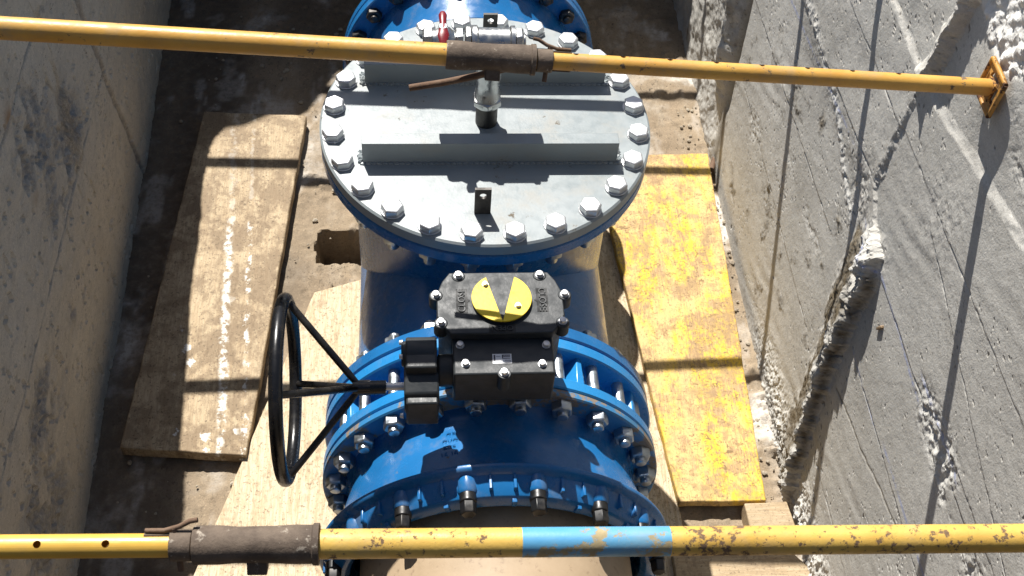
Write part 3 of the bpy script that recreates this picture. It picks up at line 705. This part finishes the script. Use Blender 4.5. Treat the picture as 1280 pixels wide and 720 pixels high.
# gearbox : part of the valve, its pieces one level below
GT = .047
gb = None
bm = B()
oct_ = [(-.118, -.604), (.118, -.604), (.135, -.63), (.149, -.668), (.149, -.735), (.135, -.762), (.118, -.786), (-.118, -.786), (-.135, -.762), (-.149, -.735), (-.149, -.668), (-.135, -.63)]
prism(bm, [(x * .965, -.695 + (y + .695) * .965) for x, y in oct_], -.135, GT - .026); prism(bm, [(x * .70, -.69 + (y + .69) * .75) for x, y in oct_], -.162, -.134)
gb = build('gearbox', bm, M['black'], val, .004)
bm = B(); prism(bm, oct_, GT - .024, GT)
spots = [(-.096, -.616), (.098, -.616), (-.150, -.674), (.153, -.676), (-.140, -.755), (.142, -.757)]
for x, y in spots: cyl(bm, (x, y, GT - .036), (x, y, GT + .002), .0165, 20)
build('gearbox_cover', bm, M['black'], gb, .003)
bm = B()
prism(bm, [(-.114, -.74), (-.114, -.882), (.118, -.882), (.118, -.74)], -.088, .0205)
wh = build('worm_housing', bm, M['black'], gb, .005)
bm = B(); lathe(bm, (0, 0, 0), (0, 0, 1), [(0, 0), (.0105, 0), (.0105, .002), (.0085, .002), (.0085, .0085), (.0075, .0105), (0, .0115)], 18); gbolt = build('cap_screw', bm, M['zinc'], gb, template=True)
allb = [(x, y, GT + .002) for x, y in spots] + [(-.086, -.853, .0205), (.089, -.857, .0205), (-.097, -.800, .0205), (.102, -.803, .0205)]
gbolt.location = Vector(allb[0]) - wloc(gb)
for p_ in allb[1:]:
    bo = inst(gbolt, p_, gb)
    bo.scale = (.95, .95, .95)
bm = B(); cyl(bm, (.001, -.880, -.03), (.001, -.880, .0215), .0155, 20); build('screw_lug', bm, M['black'], gb, .001)
bo = inst(gbolt, (.001, -.880, .0215), gb)
# indicator : yellow disc with a black wedge
bm = B(); lathe(bm, (.003, -.690, GT - .002), (0, 0, 1), [(0, 0), (.0695, 0), (.0695, .0095), (0, .0095)], 72); build('indicator_disc', bm, M['black'], gb, .001)
def sector(bm, pts, z0, z1): prism(bm, pts, z0, z1)
cx, cy, R = .003, -.690, .0705
apex = (cx - .0005, cy - .0695)
def arc(a0, a1, n=26): return [(cx + R * math.cos(a0 + (a1 - a0) * i / n), cy + R * math.sin(a0 + (a1 - a0) * i / n)) for i in range(n + 1)]
tl, tr = math.radians(119), math.radians(62)
bm = B(); prism(bm, [apex] + arc(math.radians(269), tl - 2 * PI + 2 * PI), GT + .0076, GT + .0115); build('indicator_sector', bm, M['disc_yellow'], gb, .0006)
bm = B(); prism(bm, [apex] + arc(math.radians(-89), tr), GT + .0076, GT + .0115); build('indicator_sector', bm, M['disc_yellow'], gb, .0006)
for x, y in ((-.034, -.651), (.040, -.716)): bo = inst(gbolt, (x, y, GT + .0115), gb); bo.scale = (.72, .72, .72)
# lettering panels on the cover: flat sheets, recess shade painted in darker black
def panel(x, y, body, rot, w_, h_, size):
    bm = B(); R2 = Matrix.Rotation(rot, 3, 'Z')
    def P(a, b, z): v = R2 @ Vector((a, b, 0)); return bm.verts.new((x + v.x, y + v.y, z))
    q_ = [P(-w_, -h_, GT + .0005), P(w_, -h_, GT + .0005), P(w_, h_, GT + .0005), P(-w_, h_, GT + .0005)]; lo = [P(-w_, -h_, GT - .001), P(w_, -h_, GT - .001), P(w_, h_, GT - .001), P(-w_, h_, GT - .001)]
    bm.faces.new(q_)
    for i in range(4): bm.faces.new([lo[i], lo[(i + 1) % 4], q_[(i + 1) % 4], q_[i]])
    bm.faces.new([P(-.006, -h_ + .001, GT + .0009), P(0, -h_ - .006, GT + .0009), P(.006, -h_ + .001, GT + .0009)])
    build('lettering_recess_shade', bm, M['panel'], gb, smooth=0)
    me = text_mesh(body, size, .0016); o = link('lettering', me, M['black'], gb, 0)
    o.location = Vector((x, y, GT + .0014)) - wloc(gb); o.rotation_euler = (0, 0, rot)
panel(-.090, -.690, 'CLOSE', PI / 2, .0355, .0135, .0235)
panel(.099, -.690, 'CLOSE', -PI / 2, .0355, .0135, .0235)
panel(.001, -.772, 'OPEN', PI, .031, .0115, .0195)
# label
bm = B(); box(bm, (-.024, -.853, .0206), (.020, -.826, .0212)); build('sticker', bm, M['label'], gb, smooth=0)
bm = B()
for a, b_ in (((-.021, -.846), (-.0175, -.829)), ((-.002, -.831), (.017, -.8285)), ((-.002, -.838), (.0005, -.829)), ((.0, -.8345), (.017, -.8325)), ((-.002, -.8395), (.017, -.8375)), ((.004, -.8450), (.017, -.8438)), ((.004, -.8505), (.017, -.8493)), ((.0155, -.850), (.0168, -.844)), ((-.016, -.8335), (-.006, -.8325))):
    box(bm, (a[0], a[1], .0211), (b_[0], b_[1], .0215))
build('sticker_print', bm, M['ink'], gb, smooth=0)
# input gear case
bm = B()
cyl(bm, (-.226, -.862, -.062), (-.146, -.862, -.062), .058, 8); box(bm, (-.222, -.925, -.118), (-.148, -.800, -.03))
cyl(bm, (-.222, -.800, -.012), (-.150, -.800, -.012), .040, 20); box(bm, (-.222, -.86, -.06), (-.150, -.78, .020))
cyl(bm, (-.232, -.800, -.010), (-.196, -.800, -.010), .030, 20); cyl(bm, (-.149, -.83, -.035), (-.110, -.83, -.035), .038, 20)
build('gear_case', bm, M['black'], gb, .005)
for p_ in ((-.229, -.783, .012), (-.229, -.818, .006), (-.229, -.91, -.10)):
    bo = inst(gbolt, p_, gb, (0, -PI / 2, 0)); bo.scale = (.7, .7, .7)
bm = B(); cyl(bm, (-.275, -.852, -.066), (-.222, -.852, -.066), .0095, 16); build('input_shaft', bm, M['zinc'], gb)
# handwheel
WX, WY, WZ, WR = -.497, -.852, -.068, .208
bm = B(); tube(bm, (-.345, WY, WZ), (-.268, WY, WZ), .0165, .0095, 24); hw = build('handwheel', bm, M['blackpaint'], val, .001); hw['label'] = 'black tubular handwheel'
bm = B(); lathe_pts = [(WR + .0155 * math.cos(t), .0155 * math.sin(t)) for t in [2 * PI * i / 14 for i in range(15)]]
lathe(bm, (WX, WY, WZ), (1, 0, 0), lathe_pts, 72); bmesh.ops.remove_doubles(bm, verts=bm.verts, dist=1e-5); build('wheel_rim', bm, M['blackpaint'], hw, smooth=80)
for a in (38, 128, 218, 308):
    t = math.radians(a); e = Vector((WX, WY + WR * math.cos(t), WZ + WR * math.sin(t)))
    h0 = Vector((-.335, WY + .010 * math.cos(t), WZ + .010 * math.sin(t)))
    bm = B(); path(bm, [h0 + Vector((.03, 0, 0)), h0, h0.lerp(e, .1), e], .0085, 12); build('spoke', bm, M['blackpaint'], hw)

# ------------------------------------------------------------------ flange adaptor with its clamping collar
ad = thing('flange_adaptor', (0, -.95, AZ - .455), 'blue flange adaptor with a clamping collar of dark bolts at the open near end', 'flange adaptor')
fr = flange_ring('flange', -.7935, -.771, M['blue_worn'], ad, ri=.37); fr['label'] = 'flange with scuffed rusty rim'
bm = B(); lathe(bm, (0, 0, AZ), (0, -1, 0), [(.374, .78), (.396, .79), (.390, .80), (.384, .82), (.386, .85), (.398, .90), (.408, .94), (.414, .97), (.420, .999), (.374, .999)], 128); build('adaptor_body', bm, M['blue'], ad)
bm = B(); lathe(bm, (0, 0, AZ), (0, -1, 0), [(.375, .99), (.450, .99), (.457, .995), (.457, 1.004), (.452, 1.010), (.437, 1.016), (.430, 1.040), (.420, 1.062), (.405, 1.070), (.388, 1.072), (.375, 1.060), (.375, .99)], 128)
for k in range(48):                                     # shallow ribs and lugs round the collar
    a = 2 * PI * (k + .5) / 48; c, s = math.cos(a), math.sin(a); rot = Matrix.Rotation(a, 3, 'Y')
    if k % 3 == 1: continue
    ctr = Vector((.433 * s, -1.030, AZ + .433 * c)); box(bm, ctr - Vector((.004, .022, .016)), ctr + Vector((.004, .022, .006)), rot=rot)
    if k % 3 == 0:
        ctr = Vector((.404 * s, -1.068, AZ + .404 * c)); box(bm, ctr - Vector((.006, .008, .012)), ctr + Vector((.006, .008, .010)), rot=rot)
build('collar', bm, M['blue'], ad, .002)
bm = B(); lathe(bm, (0, 0, 0), (0, -1, 0), [(0, -.012), (.026, -.012), (.0245, .02), (.0245, .046), (.021, .051), (.012, .051)], 24); boss0 = build('bolt_boss', bm, M['blue'], ad, template=True)
bm = B(); lathe(bm, (0, 0, 0), (0, -1, 0), [(0, .045), (.0205, .045), (.0205, .071), (.018, .073), (0, .073)], 20); hexhead(bm, (0, -.073, 0), (0, -1, 0), .020, .030); cb0 = build('clamp_bolt', bm, M['blackbolt'], ad, .0015, template=True)
for k in range(16):
    a = math.radians(11.25 + 22.5 * k); p_ = (.419 * math.sin(a), -1.002, AZ + .419 * math.cos(a))
    for src in (boss0, cb0):
        if k == 0: src.location = Vector(p_) - wloc(ad); src.rotation_euler = (0, a, 0)
        else: inst(src, p_, ad, (0, a + (random.uniform(-.5, .5) if src is cb0 else 0), 0))
bm = B(); hexhead(bm, (0, 0, 0), (0, -1, 0), .0285, .026, stud=(.015, .014)); an = build('nut', bm, M['stud'], ad, .0012, template=True)
an.location = Vector((.42 * math.sin(ang(0)), -.794, AZ + .42 * math.cos(ang(0)))) - wloc(ad)
for k in range(1, 24): inst(an, (.42 * math.sin(ang(k)), -.794, AZ + .42 * math.cos(ang(k))), ad, (0, random.random() * 1.05, 0))
# cast marks on the shoulder of the adaptor
for row, (txt, yy) in enumerate((('GF', -.865), ('GVG', -.887), ('EVE', -.909), ('16 10', -.930))):
    me = text_mesh(txt, .020, .0010); o = link('cast_lettering', me, M['blue'], ad, 0)
    a = math.radians(-17.5); rr = np.interp(-yy, [.85, .90, .94, .97], [.386, .398, .408, .414])
    o.location = Vector((rr * math.sin(a), yy, AZ + rr * math.cos(a))) - wloc(ad)
    o.rotation_euler = (math.radians(13), a, 0)

tp = thing('tan_pipe', (0, -1.9, AZ - .350), 'tan pipe leaving the near end of the blue clamping collar', 'pipe')
bm = B(); lathe(bm, (0, 0, AZ), (0, -1, 0), [(.32, .98), (.350, .98), (.350, 2.9), (.32, 2.9), (.32, .98)], 128); build('pipe_body', bm, M['tan'], tp)
bm = B(); box(bm, (-.34, -1.7, -1.249), (.36, -1.54, -.985)); o = build('timber_sleeper', bm, M['brownboard'], None, .006, origin=(0, -1.62, -1.2)); tag(o, 'crosswise timber sleeper under the tan pipe', 'sleeper')

# ------------------------------------------------------------------ shoring props
def drilled_tube(bm, p0, p1, r, holes, hdir, hr=.0065, n=28):
    """tube wall with real round holes on the side hdir: rows of quads, each hole an n-gon gap with a dark bore inside"""
    tube(bm, p0, p1, r, r * .86, n)
def prop(P0, P1, cx_, base, label, group, m_out, m_in, mats_extra, big_right=False, sleeve=(-.1, .06), band=None, handle=True, plate_right=True, plate_left=True, ro=.0242, ri=.0192, holes=(), hole_up=Vector((0, 0, 1))):
    P0 = Vector(P0); P1 = Vector(P1); d = (P1 - P0).normalized(); u, v, _ = frame(d)
    def X(x): return P0.lerp(P1, (x - P0.x) / (P1.x - P0.x))
    t = thing('shoring_prop', X(cx_), label, 'shoring prop', group)
    sl, sr = sleeve
    # outer tube on one side, inner tube on the other
    if big_right: oa, ob, ia, ib = X(sr - .01), P1, P0, X(sl + .05)
    else: oa, ob, ia, ib = P0, X(sl + .01), X(sr - .05), P1
    if band:
        bm = B(); tube(bm, oa, X(band[0]), ro, ro * .86); tube(bm, X(band[1]), ob, ro, ro * .86); ot = build('outer_tube', bm, m_out, t)
        bm = B(); tube(bm, X(band[0]), X(band[1]), ro + .0003, ro * .86); bb = build('paint_band', bm, M['polesky'], t); bb['label'] = 'scratched sky blue painted band'
    else:
        bm = B(); tube(bm, oa, ob, ro, ro * .86); build('outer_tube', bm, m_out, t)
    bm = B(); tube(bm, ia, ib, ri, ri * .82)
    it = build('inner_tube', bm, m_in, t)
    if holes:
        cut = B()
        hu = (hole_up - d * hole_up.dot(d)).normalized()
        for hx in holes: c = X(hx); cyl(cut, c - hu * .05, c + hu * .05, .0062, 16)
        co = build('drill_cut', cut, m_in, None, smooth=0)
        bpy.context.view_layer.update()
        md = it.modifiers.new('holes', 'BOOLEAN'); md.object = co; md.solver = 'EXACT'
        bpy.context.view_layer.update()
        me2 = bpy.data.meshes.new_from_object(it.evaluated_get(bpy.context.evaluated_depsgraph_get()))
        it.modifiers.clear(); it.data = me2; bpy.data.objects.remove(co)
        me2.polygons.foreach_set('use_smooth', [True] * len(me2.polygons)); me2.set_sharp_from_angle(angle=math.radians(40))
    rs = .031; a = X(sl); L = (X(sr) - a).length
    bm = B(); lathe(bm, a, d, [(ro * .8, 0), (rs - .001, 0), (rs, .003), (rs, L * .2), (rs - .0022, L * .34), (rs - .0015, L * .62), (rs + .0003, L * .8), (rs, L - .012), (rs + .0028, L - .010), (rs + .0028, L - .001), (ro * .75, L)][:: 1], 40)
    build('sleeve_nut', bm, M['sleeve'], t, smooth=50)
    sgn = -1 if big_right else 1
    e = X(sl) if big_right else X(sr)                    # free end of the sleeve, where the pin sits
    dd = d * sgn
    bm = B(); tube(bm, e + dd * .002, e + dd * .036, ri + .0062, ri + .001, 28); build('pin_collar', bm, M['sleeve'], t, .001)
    down = Vector((0, -.55, -.83)); down = (down - d * down.dot(d)).normalized(); side = d.cross(down)
    bm = B()
    for sg in (1, -1):                                   # slotted tongue beyond the collar
        c = e + dd * .055 + down * (ri + .0015) * (1 if sg == 1 else -1) * .9 + side * .003
        q = box(bm, (-.022, -.008, -.003), (.022, .008, .003))
        mt = Matrix((d, side, down)).transposed()
        for vv in q: vv.co = mt @ vv.co + c
    build('tongue', bm, M['sleeve'], t, .001)
    up = -down
    bm = B(); pp = [e + dd * .075 + up * (ri + .006) + side * .002, e + dd * .045 + up * (ri + .007), e + dd * .022 + up * (ri + .014), e + dd * .004 + up * (ri + .024), e - dd * .008 + up * (ri + .026)]
    path(bm, pp, .0042, 10); path(bm, [e + dd * .030 + up * (ri + .012), e + dd * .026, e + dd * .022 - up * (ri + .026)], .0052, 10)
    build('locking_pin', bm, M['rustrod'], t, smooth=60)
    bm = B(); c0 = X((sl + sr) / 2 + (.0 if big_right else .005)) + down * rs * .85
    mt = Matrix((d, side, down)).transposed()
    q = box(bm, (-.016, -.014, -.004), (.016, .014, .022))
    for vv in q: vv.co = mt @ vv.co + c0
    build('sleeve_lug', bm, M['sleeve'], t, .002)
    if handle:
        zz = Vector((0, 0, -1)); xm = (sl + sr) / 2
        bm = B(); path(bm, [X(xm + .03) + zz * .030, X(xm) + zz * .042, X(xm - .03) + zz * .054, X(xm - .10) + zz * .078, X(xm - .175) + zz * .099], .0076, 14); build('turning_handle', bm, M['rustrod'], t, smooth=60)
    def plate(P, dr, x):
        # square foot plate, dished towards the tube and slotted
        dr = Vector(dr); uu = Vector((0, 1, 0)); uu = (uu - dr * uu.dot(dr)).normalized(); vv_ = dr.cross(uu); rot = 0.0
        u2 = uu * math.cos(rot) + vv_ * math.sin(rot); v2 = dr.cross(u2)
        bm = B(); s = .046; g = [-s, -.032, -.019, .019, .032, s]
        for i in range(5):
            for j in range(5):
                if (i, j) in ((1, 2), (3, 2), (2, 1), (2, 3)): continue          # slots
                pts = []
                for h in (0, .007):
                    for (ii, jj) in ((i, j), (i + 1, j), (i + 1, j + 1), (i, j + 1)):
                        rr = max(abs(g[ii]), abs(g[jj])); k = .0 if rr > .03 else .004
                        pts.append(bm.verts.new(P + u2 * g[ii] + v2 * g[jj] - dr * (h + k)))
                bm.faces.new(pts[:4]); bm.faces.new(pts[4:][::-1])
                for k in range(4): bm.faces.new([pts[k], pts[(k + 1) % 4], pts[4 + (k + 1) % 4], pts[4 + k]])
        bmesh.ops.remove_doubles(bm, verts=bm.verts, dist=1e-5)
        # raised rim
        for k in range(4):
            a_, b_ = [(u2 * s + v2 * s, u2 * -s + v2 * s), (u2 * -s + v2 * s, u2 * -s + v2 * -s), (u2 * -s + v2 * -s, u2 * s + v2 * -s), (u2 * s + v2 * -s, u2 * s + v2 * s)][k]
            path(bm, [P + a_ - dr * .006, P + b_ - dr * .006], .006, 8)
        build('end_plate', bm, M['polerust'], t, smooth=50)
    if plate_right: plate(P1 + d * .008, d, 1)
    if plate_left: plate(P0 - d * .008, -d, -1)
    return t

ysW, zsW, XW = WALLR
def wall_x(y, z, rad=.06):
    i = np.where(abs(ysW - y) < rad)[0]; j = np.where(abs(zsW - z) < rad)[0]
    return float(XW[np.ix_(i, j)].min())
def lin(A, B_, x): A = Vector(A); B_ = Vector(B_); return A + (B_ - A) * ((x - A.x) / (B_.x - A.x))
uA, uB = (-1.0391, -.4176, .6221), (1.0894, -.4603, .5041)
prop(lin(uA, uB, -1.27), lin(uA, uB, wall_x(-.460, .504) - .012), 0, 0, 'orange yellow shoring prop crossing above the grey cover, its square plate on the right wall', None, M['pole'], M['pole'], None, sleeve=(-.126, .066), holes=(.152, .255, .358, .461, .563, .666, .768, .874), hole_up=Vector((0, .40, .92)))
lA, lB = (-1.3, -1.5076, .4809), (1.1, -1.5377, .4393)
prop(lin(lA, lB, -1.25), lin(lA, lB, wall_x(-1.537, .44) - .012), 0, 0, 'worn yellow shoring prop with a sky blue band crossing above the blue collar', None, M['poleworn'], M['polebare'], None, big_right=True, sleeve=(-.553, -.353), band=(-.026, .219), handle=False, holes=(-.792, -.687), hole_up=Vector((0, -.3, 1)))
# further props outside the picture, whose shadows cross it
for k, (y0, y1, z) in enumerate(((2.76, 2.70, .55), (2.23, 2.13, .55), (1.12, 1.21, .55), (.56, .43, .56))):
    nm = ('orange shoring prop beside the far earth bank', 'orange shoring prop second from the far earth bank', 'orange shoring prop over the far pipe flange', 'orange shoring prop just beyond the grey cover')[k]
    prop((-1.80, y0, z), (1.075, y1, z), 0, 0, nm, 'shoring props beyond the picture', M['pole'], M['pole'], None, sleeve=(-.35, -.16), handle=False)
